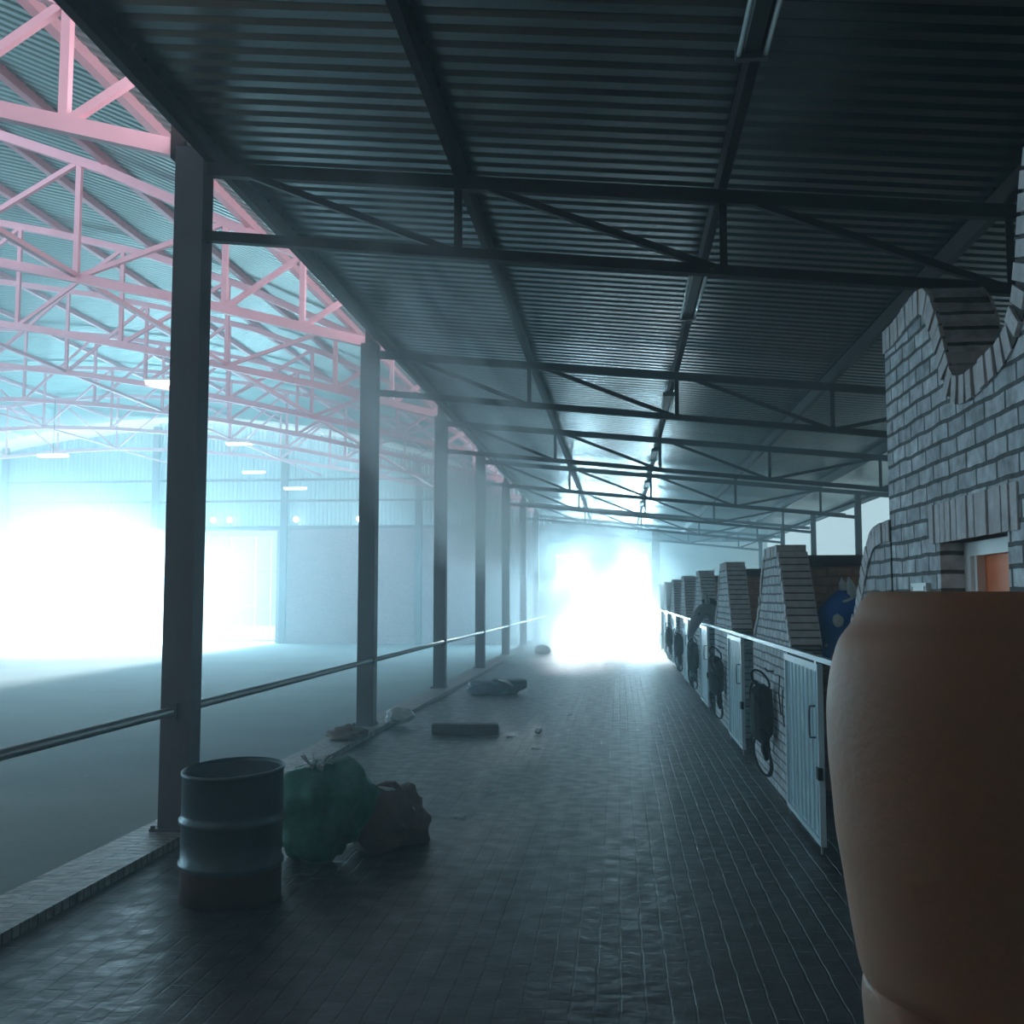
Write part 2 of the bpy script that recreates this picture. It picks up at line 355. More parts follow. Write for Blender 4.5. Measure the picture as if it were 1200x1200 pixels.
# ------------------------------------------------------------------ corridor trusses
VX = [-1.16, 0.76, 2.72, 4.66]
def ct(x): return 4.77 - 0.096 * (x + 1.14)
def cb_(x): return 4.24 - 0.102 * (x + 1.14)
def corridor_truss():
    r = empty('roof_truss')
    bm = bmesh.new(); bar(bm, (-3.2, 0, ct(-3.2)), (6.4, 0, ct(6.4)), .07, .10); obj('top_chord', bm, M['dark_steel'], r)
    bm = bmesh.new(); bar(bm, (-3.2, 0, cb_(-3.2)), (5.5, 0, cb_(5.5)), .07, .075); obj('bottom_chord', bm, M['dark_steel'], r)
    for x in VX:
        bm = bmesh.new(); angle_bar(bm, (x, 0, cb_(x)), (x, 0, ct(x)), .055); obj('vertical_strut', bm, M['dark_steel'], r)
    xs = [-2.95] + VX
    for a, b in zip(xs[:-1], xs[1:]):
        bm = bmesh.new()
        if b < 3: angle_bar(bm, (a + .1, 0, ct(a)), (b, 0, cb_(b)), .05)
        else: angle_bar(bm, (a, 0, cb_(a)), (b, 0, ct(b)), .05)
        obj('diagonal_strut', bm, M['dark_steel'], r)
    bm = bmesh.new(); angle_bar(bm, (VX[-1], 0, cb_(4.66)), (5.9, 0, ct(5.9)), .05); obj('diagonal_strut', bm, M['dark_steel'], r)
    bm = bmesh.new(); box(bm, 5.43, 5.57, -.05, .05, 2.5 - 0, ct(5.5)); obj('post', bm, M['dark_steel'], r)
    return r
def copy_tree(o, parent=None):
    c = o.copy(); C.objects.link(c)
    if parent: c.parent = parent
    for ch in list(o.children): copy_tree(ch, c)
    return c
cts = ['nearest to the camera', 'second from the camera', 'third from the camera', 'fourth from the camera', 'fifth from the camera', 'sixth from the camera', 'last before the end wall']
tr0 = corridor_truss()
for i, y in enumerate(COLS[1:]):
    t = tr0 if i == 0 else copy_tree(tr0)
    t.location = (0, y, 0); tag(t, 'dark shallow steel roof truss across the corridor, ' + cts[i], 'roof truss', 'corridor roof trusses', 'thing')
# purlins
for i, x in enumerate([-3.05] + VX + [6.2]):
    bm = bmesh.new(); z = rz(x)
    zt = z - .004; zb = ct(x) + .05
    prof = [(-.03, zt), (.03, zt), (.03, zt - .008), (-.022, zt - .008), (-.022, zb + .008), (.03, zb + .008), (.03, zb), (-.03, zb)]
    a = [bm.verts.new((x + px, NY, pz)) for px, pz in prof]; b = [bm.verts.new((x + px, YF - .1, pz)) for px, pz in prof]
    n = len(prof)
    for k in range(n): bm.faces.new((a[k], a[(k + 1) % n], b[(k + 1) % n], b[k]))
    bm.faces.new(a[::-1]); bm.faces.new(b)
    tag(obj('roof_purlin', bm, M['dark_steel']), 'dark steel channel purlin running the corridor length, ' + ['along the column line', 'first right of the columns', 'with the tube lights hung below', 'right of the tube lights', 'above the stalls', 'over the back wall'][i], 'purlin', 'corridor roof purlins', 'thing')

# ------------------------------------------------------------------ arena trusses
PX = [-4.25, -5.35, -7.5, -9.65, -11.8, -13.9, -16.1, -18.4, -21.0, -23.6, -25.9, -28.1, -30.2, -32.35, -34.5, -36.65, -37.75]
def arena_truss():
    r = empty('arena_truss')
    for nm, T, sz in (('top_chord', TC, .13), ('bottom_chord', BCp, .13)):
        bm = bmesh.new()
        for (a, za), (b, zb) in zip(T, T[1:]): bar(bm, (a, 0, za), (b - .02, 0, zb), .10, sz)
        obj(nm, bm, M['red_steel'], r)
    bm = bmesh.new(); bar(bm, (-3.3, 0, 5.04), (-3.3, 0, 5.95), .12, .12); obj('end_post', bm, M['dark_steel'], r)
    bm = bmesh.new(); bar(bm, (-38.7, 0, AZ), (-38.7, 0, 6.25), .2, .2); obj('end_post', bm, M['red_steel'], r)
    for x in PX:
        bm = bmesh.new(); bar(bm, (x, 0, interp(BCp, x)), (x, 0, interp(TC, x)), .07, .075); obj('vertical_strut', bm, M['red_steel'], r)
    xs = [-3.3] + PX + [-38.7]
    for a, b in zip(xs[:-1], xs[1:]):
        bm = bmesh.new()
        if b >= -21: p, q = (b, 0, interp(BCp, b)), (a, 0, interp(TC, a))
        else: p, q = (a, 0, interp(BCp, a)), (b, 0, interp(TC, b))
        bar(bm, p, q, .06, .07); obj('diagonal_strut', bm, M['red_steel'], r)
    return r
at0 = arena_truss()
ats = ['directly above the nearest column', 'reaching the second column', 'reaching the third column', 'reaching the fourth column', 'reaching the fifth column', 'reaching the sixth column', 'closest to the far cladding']
for i, y in enumerate(COLS[1:]):
    t = at0 if i == 0 else copy_tree(at0)
    t.location = (0, y, 0); tag(t, 'red-painted arched lattice roof truss over the arena, ' + ats[i], 'roof truss', 'arena roof trusses', 'thing')
pl = ['nearest the columns, wide and brightly lit', 'second from the columns', 'third from the columns', 'fourth from the columns', 'fifth from the columns', 'sixth from the columns', 'seventh from the columns', 'at the crown of the arch', 'just beyond the crown', 'second beyond the crown', 'third beyond the crown', 'fourth beyond the crown', 'fifth beyond the crown', 'sixth beyond the crown', 'lowest on the far side']
for i, (x, z) in enumerate(TC[1:-1]):
    bm = bmesh.new(); bar(bm, (x, NY, z + .13), (x, YF - .1, z + .13), .10, .13, up=(1, 0, 0)) if i else box(bm, x - .05, x + .05, NY, YF - .1, z + .065, z + .19)
    tag(obj('arena_purlin', bm, M['red_steel']), 'red steel purlin along the arena roof, ' + pl[i], 'purlin', 'arena roof purlins', 'thing')
# longitudinal bottom ties of the arena
for i, x in enumerate((-7.5, -13.9, -21.0)):
    bm = bmesh.new(); z = interp(BCp, x) + .03; bar(bm, (x, NY, z), (x, YF - .1, z), .07, .07, up=(1, 0, 0))
    tag(obj('tie_beam', bm, M['red_steel']), 'red steel tie along the arena truss bottoms, ' + ['closest to the columns', 'midway to the crown', 'under the crown'][i], 'beam', None, 'thing')
# far wall posts
for i, x in enumerate((-9.2, -15.6, -21.9, -29.5)):
    bm = bmesh.new(); box(bm, x - .15, x + .15, YF - .32, YF - .15, AZ if x != -21.9 else 5.0, interp(TC, x) - .3)
    tag(obj('wall_post', bm, M['col_steel']), 'dark steel post on the far arena wall, ' + ['nearest the corridor', 'beside the gridded gate opening', 'above the glaring doorway', 'left of the glaring doorway'][i], 'post', 'far wall posts', 'thing')
for i, z in enumerate((6.2, 7.2)):
    bm = bmesh.new(); box(bm, -36, -4.2 if z < 7 else -5.6, YF - .12, YF - .0, z, z + .09)
    tag(obj('cladding_rail', bm, M['col_steel']), 'horizontal steel rail on the far wall cladding, ' + ['lower one', 'upper one'][i], 'rail', None, 'thing')

# ------------------------------------------------------------------ sliding mesh gate leaf in the arena door
r = empty('sliding_gate', (-17.75, YF + .35, AZ)); tag(r, 'thin barred gate leaf standing in the right part of the bright arena doorway', 'gate')
bm = bmesh.new(); hw = 1.8
for x in (-hw, hw): bar(bm, (x, 0, .1), (x, 0, 5.0), .06, .06)
for z in (.13, 5.0): bar(bm, (-hw, 0, z), (hw, 0, z), .06, .06)
obj('gate_frame', bm, M['galv'], r)
for x in (-.6, .6, 1.35):
    bm = bmesh.new(); bar(bm, (x, 0, .1), (x, 0, 5.0), .035, .04); obj('upright_bar', bm, M['galv'], r)
for z in (1.75, 3.35):
    bm = bmesh.new(); bar(bm, (-hw, 0, z), (hw, 0, z), .04, .05); obj('cross_bar', bm, M['galv'], r)

# ------------------------------------------------------------------ pipe rail
r = tag(empty('pipe_rail', (-3.2, 0, 0)), 'long grey steel pipe rail running from column to column above the kerb', 'rail')
bm = bmesh.new(); tube(bm, [(-.02, NY + .1, .9), (-.02, YF - .6, .9)], .032, 12); obj('pipe', bm, M['galv'], r, True)
for y in COLS[1:]:
    bm = bmesh.new(); box(bm, -.05, .03, y - .12, y - .1, .84, .96); obj('bracket', bm, M['col_steel'], r)

# ------------------------------------------------------------------ stable fronts
XW = 1.39; TH = 0.23
SP = 4.47
def pier_curve(c, half=False):
    """left (far) foot over the top to the right (near) foot: (y,z), far side first"""
    far = smooth_curve([(c + 1.30, 1.28), (c + .90, 1.55), (c + .62, 1.85), (c + .46, 2.08)], 5)
    near = smooth_curve([(c - .42, 2.08), (c - .62, 1.82), (c - .85, 1.5), (c - 1.02, 1.28)], 5)
    return far, near
for k in range(7):
    c = 9.75 + SP * k
    y0 = c - 1.09; y1 = c + 1.45
    far, near = pier_curve(c)
    pts = [(y0, 0), (y0, 1.28)] + near[::-1] + far[::-1] + [(y1, 1.28), (y1, 0)]
    bm = bmesh.new(); prism_yz(bm, pts, XW, XW + TH)
    o = struct(obj('wall_right', bm, M['front']), 'brick stall front with a tapered pier')
    bm = bmesh.new()
    coping(bm, near, XW - .012, XW + TH + .01, .07); coping(bm, far, XW - .012, XW + TH + .01, .07)
    coping(bm, [near[0], far[-1]][::1], XW - .012, XW + TH + .01, -.10)
    obj('pier_edging', bm, [M['coping'], M['mortar']], o)
    bm = bmesh.new(); box(bm, XW + TH, 5.4, c - .08, c + .1, 0, 2.0)
    struct(obj('partition', bm, M['inner']), 'brown brick partition between two stalls')
    bm = bmesh.new(); box(bm, XW + TH, 5.4, c - .12, c + .14, 2.0, 2.1)
    struct(obj('trim_cap', bm, M['concrete']))
# half pier joined to the tall facade
half = smooth_curve([(5.52, 2.12), (5.85, 2.10), (6.02, 2.02), (6.2, 1.85), (6.42, 1.6), (6.7, 1.36), (6.8, 1.28)], 5)
bm = bmesh.new(); prism_yz(bm, [(5.5, 0), (6.85, 0), (6.85, 1.28)] + half[::-1] + [(5.5, 2.12)], XW, XW + TH)
o = struct(obj('wall_right_return', bm, M['front']), 'curved half pier against the tall facade')
bm = bmesh.new(); coping(bm, half, XW - .012, XW + TH + .01, .11); obj('pier_edging', bm, [M['coping'], M['mortar']], o)
# tall scalloped facade
top = smooth_curve([(-4.0, 3.3), (0.2, 3.35), (1.4, 3.3), (2.0, 2.75), (2.35, 2.62), (2.7, 2.75), (3.05, 3.3), (3.25, 3.62), (3.45, 3.55), (3.6, 3.2), (3.70, 2.86), (3.78, 2.72), (3.92, 2.655), (4.1, 2.625), (4.28, 2.61), (4.42, 2.65), (4.50, 2.78), (4.58, 2.92), (4.67, 3.04), (4.80, 3.12), (5.05, 3.12), (5.3, 3.1), (5.53, 3.1)], 5)
dy0, dy1, dz = 3.90, 4.70, 1.955
bm = bmesh.new()
tv = [[bm.verts.new(p) for p in ((XW, y, 2.3), (XW, y, z), (XW + TH, y, z), (XW + TH, y, 2.3))] for y, z in top]
for A, B in zip(tv, tv[1:]):
    if A[0].co.y < B[0].co.y:
        for i in range(4): bm.faces.new((A[i], A[(i + 1) % 4], B[(i + 1) % 4], B[i]))
bm.faces.new(tv[0]); bm.faces.new(tv[-1][::-1])
for a, b, c_, e in ((-4.0, dy0, 0, 2.3), (dy1, 5.53, 0, 2.3), (dy0, dy1, dz, 2.3)): box(bm, XW, XW + TH, a, b, c_, e)
fac = struct(obj('wall_facade', bm, M['facade']), 'tall scalloped brick facade of the tack room')
bm = bmesh.new(); coping(bm, top, XW - .016, XW + TH + .012, .115); obj('brick_coping', bm, [M['coping'], M['mortar']], fac)
bm = bmesh.new(); yy = dy0 - .12
while yy < dy1 + .10:
    box(bm, XW - .012 + random.uniform(-.004, .004), XW + .1, yy, yy + .062, dz, dz + .17); yy += .074
obj('door_lintel', bm, M['coping'], fac)
# window_/door in the facade
d = struct(empty('door_1', (XW, 0, 0)), 'white framed doorway with an orange door in the brick facade')
bm = bmesh.new(); xf = .10
box(bm, xf, xf + .1, dy1 - .08, dy1, 0, dz); box(bm, xf, xf + .1, dy0, dy0 + .06, 0, dz); box(bm, xf, xf + .1, dy0 + .06, dy1 - .08, dz - .06, dz)
box(bm, xf + .015, xf + .05, dy1 - .115, dy1 - .08, 0, dz - .06)
obj('door_frame', bm, M['white'], d)
bm = bmesh.new(); box(bm, xf + .05, xf + .09, dy0 + .06, dy1 - .08, 0, dz - .06); 
for yy in (4.08, 4.28): box(bm, xf + .045, xf + .05, yy, yy + .008, 0, dz - .12)
obj('door_leaf', bm, M['orange'], d)
r = empty('wall_plate', (XW - .016, 4.97, 1.70)); tag(r, 'small white rectangular plate fixed to the brick facade left of the door', 'plate')
bm = bmesh.new(); box(bm, -.006, .014, -.12, .12, -.06, .085); obj('plate', bm, M['white'], r)
bm = bmesh.new(); box(bm, -.009, -.006, -.10, .10, .045, .05); box(bm, -.009, -.006, -.10, -.095, .02, .07); box(bm, -.009, -.006, .095, .10, .02, .07); obj('engraved_line', bm, M['lamp_body'], r)

# sliding track rail along the stall fronts
r = tag(empty('gate_track', (XW - .05, 0, 1.30)), 'long white steel rail along the stall fronts carrying the sliding gates', 'rail')
bm = bmesh.new(); box(bm, -.02, .02, 5.9, 39.5, -.012, .022); obj('rail_bar', bm, M['gate'], r)
# gates
def gate():
    r = empty('stall_gate')
    W, Z0, Z1 = 1.42, .06, 1.27
    bm = bmesh.new()
    prev = None; y = .03; k = 0
    while y < W - .03 + 1e-6:
        t = (y / .165) % 1; dx = 0 if t < .72 else .014
        cur = [bm.verts.new((-dx * 0 + (.0 if t < .72 else .014), y, Z0 + .03)), bm.verts.new((.0 if t < .72 else .014, y, Z1 - .03))]
        if prev: bm.faces.new((prev[0], cur[0], cur[1], prev[1]))
        prev = cur; y += .0165
    bmesh.ops.solidify(bm, geom=bm.faces[:], thickness=.006)
    obj('gate_panel', bm, M['gate'], r)
    bm = bmesh.new()
    box(bm, -.018, .02, 0, .035, Z0, Z1); box(bm, -.018, .02, W - .035, W, Z0, Z1); box(bm, -.018, .02, .035, W - .035, Z1 - .05, Z1); box(bm, -.018, .02, .035, W - .035, Z0, Z0 + .035)
    obj('gate_frame', bm, M['gate'], r)
    bm = bmesh.new(); tube(bm, [(-.018, .09, .98), (-.055, .09, .98), (-.06, .09, .95), (-.06, .09, .80), (-.055, .09, .77), (-.018, .09, .77)], .007, 6); obj('gate_handle', bm, M['col_steel'], r, True)
    for y in (.1, W - .1):
        bm = bmesh.new(); box(bm, -.012, .012, y - .03, y + .03, Z1, Z1 + .05); obj('roller_hanger', bm, M['galv'], r)
    bm = bmesh.new(); box(bm, -.03, .0, -.035, .05, .50, .58); obj('latch', bm, M['leather'], r)
    for y in (.05, W - .07):
        bm = bmesh.new(); box(bm, -.006, .006, y, y + .02, .0, Z0); obj('floor_guide', bm, M['galv'], r)
    return r
g0 = gate()
gl = ['nearest, pale blue ribbed, beside the finger', 'second, with a thin loop handle and bright top', 'third, under the grey horse', 'fourth along the row', 'fifth along the row', 'sixth along the row', 'farthest, against the glare']
for k in range(7):
    g = g0 if k == 0 else copy_tree(g0)
    g.location = (XW - .05, 7.27 + SP * k, 0); tag(g, 'sliding steel half gate of a stall, ' + gl[k], 'gate', 'stall gates')

# ------------------------------------------------------------------ bridles and halters on hooks
def bridle(kind, y, lab):
    r = empty('bridle', (XW - .03, y, 1.05)); rnd = random.Random(kind * 11 + 3)
    tag(r, lab, 'bridle', 'tack hung on the stall fronts')
    bm = bmesh.new(); tube(bm, [(.03, 0, .0), (-.03, 0, .0), (-.05, 0, .03)], .008, 6); obj('hook', bm, M['col_steel'], r, True)
    # bundle of folded leather
    bm = bmesh.new()
    n = 14; rings = []
    for i in range(9):
        t = i / 8; z = -.12 - .50 * t; rw = .10 + .05 * math.sin(t * 2.6) ; rings.append([bm.verts.new((-.085 - (.085 + .02 * math.sin(3 * t)) * math.sin(a * 2 * math.pi / n) * (1 if t not in (0, 1) else .3), (rw * (.6 if t in (0,) else 1) + rnd.uniform(-.012, .012)) * math.cos(a * 2 * math.pi / n) - .04 * t, z + rnd.uniform(-.02, .02))) for a in range(n)])
    for A, B in zip(rings, rings[1:]):
        for a in range(n): bm.faces.new((A[a], A[(a + 1) % n], B[(a + 1) % n], B[a]))
    bm.faces.new(rings[0][::-1]); bm.faces.new(rings[-1]); obj('folded_straps', bm, M['leather'], r)
    def loop(cy, cz, ry, rzz, nm):
        bm = bmesh.new(); tube(bm, [(-.09 - .07 * math.sin(a + 1), cy + ry * math.cos(a) + rnd.uniform(-.008, .008), cz + rzz * math.sin(a)) for a in [i * 2 * math.pi / 22 for i in range(22)]], .011, 5, True); obj(nm, bm, M['leather'], r, True)
    loop(.02, -.08, .09, .09, 'headpiece'); loop(.09, -.36, .13, .26, 'cheek_strap'); loop(.05, -.74, .12, .20, 'rein'); loop(-.06, -.76, .10, .17, 'rein')
    bm = bmesh.new(); tube(bm, [(-.03, .15, -.5), (-.04, .14, -.62), (-.03, .16, -.74), (-.03, .13, -.82)], [.02, .04, .045, .015], 7); obj('bit', bm, M['leather'], r)
    if kind == 0:
        for py, pz, ln in ((-.55, .0, .3), (-.72, -.1, .28)):
            bm = bmesh.new(); tube(bm, [(-.0, py, pz), (-.01, py, pz - ln * .5), (0, py - .01, pz - ln), (-.005, py - .08, pz - ln - .02)], .006, 5); obj('lead_strap', bm, M['leather'], r)
    return r
bl = ['tangle of black bridle straps hanging between the first and second gates', 'black tack bundle hanging between the second and third gates', 'black tack bundle hanging between the third and fourth gates', 'small dark tack bundle between the fourth and fifth gates', 'faint tack bundle between the fifth and sixth gates']
for k in range(5): bridle(k, 9.75 + SP * k, bl[k])

# ------------------------------------------------------------------ horses
def horse(name, loc, rz, s, coat, hood=False):
    """a horse facing local -X, feet at z=0 around the origin; head carried over the gate"""
    r = empty(name, loc, rz); r.scale = (s, s, s)
    V = [((.55, 0, 1.18), .30, .30), ((.95, 0, 1.18), .29, .30), ((.1, 0, 1.15), .30, .30), ((-.35, 0, 1.15), .25, .29), ((-.62, 0, 1.32), .15, .24),
         ((-.86, 0, 1.52), .11, .17), ((-1.02, 0, 1.64), .10, .12), ((-1.12, 0, 1.56), .10, .13), ((-1.20, 0, 1.40), .08, .11), ((-1.27, 0, 1.24), .065, .075), ((-1.31, 0, 1.13), .06, .065)]
    E = [(0, 1), (0, 2), (2, 3), (3, 4), (4, 5), (5, 6), (6, 7), (7, 8), (8, 9), (9, 10)]
    for sy in (-1, 1):
        b = len(V)
        V += [((-.38, .15 * sy, .85), .10, .11), ((-.38, .16 * sy, .52), .055, .055), ((-.38, .16 * sy, .22), .04, .04), ((-.42, .16 * sy, .04), .055, .05)]
        E += [(3, b), (b, b + 1), (b + 1, b + 2), (b + 2, b + 3)]
        b = len(V)
        V += [((.92, .16 * sy, .88), .13, .15), ((1.06, .16 * sy, .56), .06, .065), ((1.02, .16 * sy, .24), .042, .045), ((.98, .16 * sy, .04), .055, .05)]
        E += [(1, b), (b, b + 1), (b + 1, b + 2), (b + 2, b + 3)]
    me = bpy.data.meshes.new('body'); me.from_pydata([v[0] for v in V], E, []); me.materials.append(M[coat])
    o = bpy.data.objects.new('body', me); C.objects.link(o); o.parent = r
    o.modifiers.new('skin', 'SKIN')
    for i, v in enumerate(V):
        sv = me.skin_vertices[0].data[i]; sv.radius = (v[1], v[2]); sv.use_root = (i == 0)
    o.modifiers['skin'].use_smooth_shade = True
    sb = o.modifiers.new('sub', 'SUBSURF'); sb.levels = 2; sb.render_levels = 2
    for sy in (-1, 1):
        bm = bmesh.new(); tube(bm, [(-1.0, .075 * sy, 1.70), (-1.01, .09 * sy, 1.77), (-1.03, .095 * sy, 1.84), (-1.04, .09 * sy, 1.89)], [.04, .045, .03, .004], 8)
        obj('ear', bm, M['trim'] if hood else M[coat], r, True)
        bm = bmesh.new(); bmesh.ops.create_uvsphere(bm, u_segments=12, v_segments=8, radius=.022, matrix=Matrix.Translation((-1.16, .098 * sy, 1.53))); obj('eye', bm, M['eye'], r, True)
    bm = bmesh.new()
    tube(bm, [(-1.08, 0, 1.74), (-.95, .02, 1.76), (-.78, .03, 1.68), (-.58, .03, 1.55), (-.42, .02, 1.44)], [.025, .045, .05, .045, .02], 8); obj('mane', bm, M['mane'], r, True)
    bm = bmesh.new(); tube(bm, [(1.22, 0, 1.28), (1.36, 0, 1.2), (1.42, 0, .95), (1.42, 0, .6)], [.04, .06, .07, .02], 8); obj('tail', bm, M['mane'], r, True)
    if hood:
        bm = bmesh.new()
        pts = [(-.93, 0, 1.62), (-1.05, 0, 1.63), (-1.13, 0, 1.55), (-1.205, 0, 1.40), (-1.265, 0, 1.26), (-1.29, 0, 1.2)]
        tube(bm, pts, [.15, .16, .155, .128, .098, .09], 16); obj('hood', bm, M['hood'], r, True)
        for sy in (-1, 1):
            bm = bmesh.new(); bmesh.ops.create_uvsphere(bm, u_segments=14, v_segments=8, radius=1, matrix=Matrix.Translation((-1.15, .135 * sy, 1.53)) @ Matrix.Diagonal((.05, .028, .06, 1))); obj('eye_patch', bm, M['trim'], r, True)
            bm = bmesh.new(); bmesh.ops.create_uvsphere(bm, u_segments=14, v_segments=8, radius=1, matrix=Matrix.Translation((-1.245, .10 * sy, 1.33)) @ Matrix.Diagonal((.018, .012, .03, 1))); obj('nose_patch', bm, M['trim'], r, True)
        bm = bmesh.new(); tube(bm, [(-1.06 + .11 * math.cos(a) * .6, .155 * math.sin(a), 1.70 + .03 * math.cos(a)) for a in [i * math.pi / 10 for i in range(20)]], .012, 6, True); obj('hood_trim', bm, M['trim'], r, True)
    return r
tag(horse('horse', (2.35, 17.35, 0), math.radians(8), .95, 'grey_horse'), 'grey horse leaning its head out over the third stall gate', 'horse')
tag(horse('horse', (2.93, 9.2, 0), math.radians(7), 1.0, 'dark_horse', True), 'horse in a blue hood with pale eye patches, standing inside the nearest stall', 'horse')

# ------------------------------------------------------------------ tube lights under the purlin
def tube_light():
    r = empty('tube_light')
    bm = bmesh.new(); box(bm, -.04, .04, 0, 1.55, .0, .05); obj('batten', bm, M['lamp_body'], r)
    for x in (-.07, .07):
        bm = bmesh.new(); tube(bm, [(x, .04, -.01), (x, 1.51, -.01)], .013, 10); obj('fluorescent_tube', bm, M['tube'], r, True)
    for y in (0.0, 1.51):
        bm = bmesh.new(); box(bm, -.085, .085, y, y + .04, -.03, .03); obj('end_holder', bm, M['lamp_body'], r)
    return r
tl = tube_light(); ll = ['nearest, at the top edge of the view', 'second along the purlin', 'third along the purlin', 'fourth along the purlin', 'fifth along the purlin', 'sixth along the purlin']
for i in range(6):
    t = tl if i == 0 else copy_tree(tl)
    t.location = (.72, [3.87, 9.1, 14.7, 20.3, 25.9, 31.5][i], ct(.72) - .005); tag(t, 'unlit twin tube light under the corridor roof, ' + ll[i], 'light', 'corridor tube lights')

# lit lamps in the arena
for i, (x, y, z, lab) in enumerate([(-11.2, 24.5, 7.0, 'high near the brightest roof gap'), (-13.6, 36, 7.2, 'beyond the nearest column, upper'), (-17.2, 30.0, 6.0, 'below the roof gap left of the nearest column'), (-18.2, 27.0, 4.55, 'at the left edge above the glare'), (-15.2, 42, 6.9, 'just right of the nearest column'), (-13.4, 42, 6.2, 'on the cladding beside the dark wall post')]):
    r = empty('arena_lamp', (x, y, z)); tag(r, 'small lit white arena lamp, ' + lab, 'light', 'arena lamps')
    bm = bmesh.new(); box(bm, -.45, .45, -.1, .1, 0, .07); obj('lamp_tube', bm, M['lit'], r)
    bm = bmesh.new(); v0 = len(bm.verts); box(bm, -.48, .48, -.16, .16, .07, .11); obj('reflector', bm, M['white'], r)
    bm = bmesh.new(); tube(bm, [(0, 0, .11), (0, 0, interp(BCp, x) - z)], .008, 5); obj('cord', bm, M['leather'], r)
for i, x in enumerate((-19.0, -18.2, -15.0, -12.0)):
    r = tag(empty('flood_light', (x, YF - .3, 5.35)), 'tiny bright floodlight on top of the far brick wall, ' + ['behind the nearest column edge', 'above the gate leaf', 'at the dark wall post', 'between first and second columns'][i], 'light', 'flood lights on the far wall')
    bm = bmesh.new(); bmesh.ops.create_uvsphere(bm, u_segments=10, v_segments=6, radius=.13); obj('lamp_head', bm, M['lit'], r, True)
    bm = bmesh.new(); tube(bm, [(0, .0, -.1), (0, .14, -.3)], .02, 6); obj('bracket', bm, M['col_steel'], r)

# ------------------------------------------------------------------ drum
r = tag(empty('oil_drum', (-2.24, 5.95, 0)), 'open dented steel oil drum with a raised hoop, standing by the nearest column', 'drum'); r.scale = (1, 1, .93)
R0 = .285
prof = [(0, .02), (R0 - .02, .02), (R0 - .02, 0), (R0, 0), (R0, .20), (R0 + .012, .215), (R0 + .012, .235), (R0, .25), (R0, .455), (R0 + .014, .47), (R0 + .014, .495), (R0, .51), (R0, .53), (R0, .77), (R0 + .008, .775), (R0 + .008, .79), (R0 - .006, .795), (R0 - .012, .77), (R0 - .012, .03), (0, .03)]
bm = bmesh.new(); lathe(bm, prof[2:], 48, [0 if z >= .2 else 1 for _, z in prof[2:]]); 
for v in bm.verts:
    a = math.atan2(v.co.y, v.co.x); k = 1 + .02 * math.sin(3 * a + 1) * max(0, v.co.z - .3); v.co.x *= k; v.co.y *= k
    v.co.z += .02 * math.sin(a + .4) if v.co.z > .7 else 0
obj('drum_shell', bm, [M['drum'], M['rust']], r, True)

# ------------------------------------------------------------------ sacks and rubbish
def blob(name, m, rad, seed, n=3, amp=.16, flat=0, parent=None):
    rnd = random.Random(seed); bm = bmesh.new(); bmesh.ops.create_icosphere(bm, subdivisions=n + 1, radius=1)
    ph = [(Vector((rnd.uniform(-1, 1), rnd.uniform(-1, 1), rnd.uniform(-1, 1))).normalized() * q_, rnd.uniform(0, 6), 2.4 / q_ ** .8) for q_ in [rnd.uniform(2, 16) for _ in range(30)]]
    for v in bm.verts:
        d = v.co.normalized(); k = 1 + amp * sum(w_ * math.sin(d.dot(q) + p) for q, p, w_ in ph) / 3
        v.co = Vector((d.x * rad[0] * k, d.y * rad[1] * k, max(-rad[2] * .72, d.z * rad[2] * k) + rad[2] * .72))
    return obj(name, bm, m, parent, True)
r = tag(empty('green_sack', (-2.0, 7.0, 0)), 'green mesh sack with a frayed tied neck, beside the oil drum', 'sack')
blob('sack_body', M['green_net'], (.34, .30, .33), 2, 3, .24, parent=r)
bm = bmesh.new(); rnd = random.Random(4)
for i in range(26):
    a = rnd.uniform(0, 6.28); q = rnd.uniform(.02, .16)
    tube(bm, [(-.05 + .02 * math.cos(a), .0, .5), (-.05 + q * .5 * math.cos(a), q * .5 * math.sin(a), .60), (-.05 + q * math.cos(a), q * math.sin(a), .60 + rnd.uniform(-.04, .08))], .006, 4)
obj('frayed_neck', bm, M['plastic'], r)
r = tag(empty('brown_sack', (-1.62, 7.35, 0)), 'slumped brown sack with a pale folded edge, right of the green sack', 'sack')
blob('sack_body', M['brown_sack'], (.27, .3, .24), 5, 3, .2, parent=r)
bm = bmesh.new(); tube(bm, [(-.06, -.1, .40), (.04, -.12, .385), (.12, -.14, .34), (.20, -.14, .26)], [.012, .022, .022, .01], 6); obj('folded_edge', bm, M['plastic'], r, True)
o = blob('plastic_bundle', M['plastic'], (.17, .16, .12), 9, 3, .25); o.location = (-2.98, 13.9, .05)
tag(o, 'crumpled white plastic bundle on the kerb at the second column', 'rubbish')
o = blob('cloth_heap', M['brown_sack'], (.22, .2, .09), 12, 3, .25); o.location = (-3.2, 12.2, .06); tag(o, 'small reddish crumpled cloth on the kerb just before the second column', 'rubbish')
r = tag(empty('timber_offcut', (-1.95, 13.2, 0), math.radians(6)), 'dark squared timber with a pale sawn end lying on the paving', 'timber')
bm = bmesh.new(); box(bm, -.42, .42, -.09, .09, 0, .13); bmesh.ops.bevel(bm, geom=bm.edges[:], offset=.012, segments=2, affect='EDGES'); obj('beam', bm, M['wood'], r)
bm = bmesh.new(); box(bm, .42, .425, -.07, .07, .015, .115); obj('sawn_end', bm, M['plastic'], r)
r = tag(empty('tarpaulin_heap', (-2.25, 18.7, 0)), 'low dark tarpaulin heap with a white folded edge near the third column', 'tarpaulin')
blob('folds', M['tarp'], (.45, .35, .17), 21, 3, .2, parent=r)
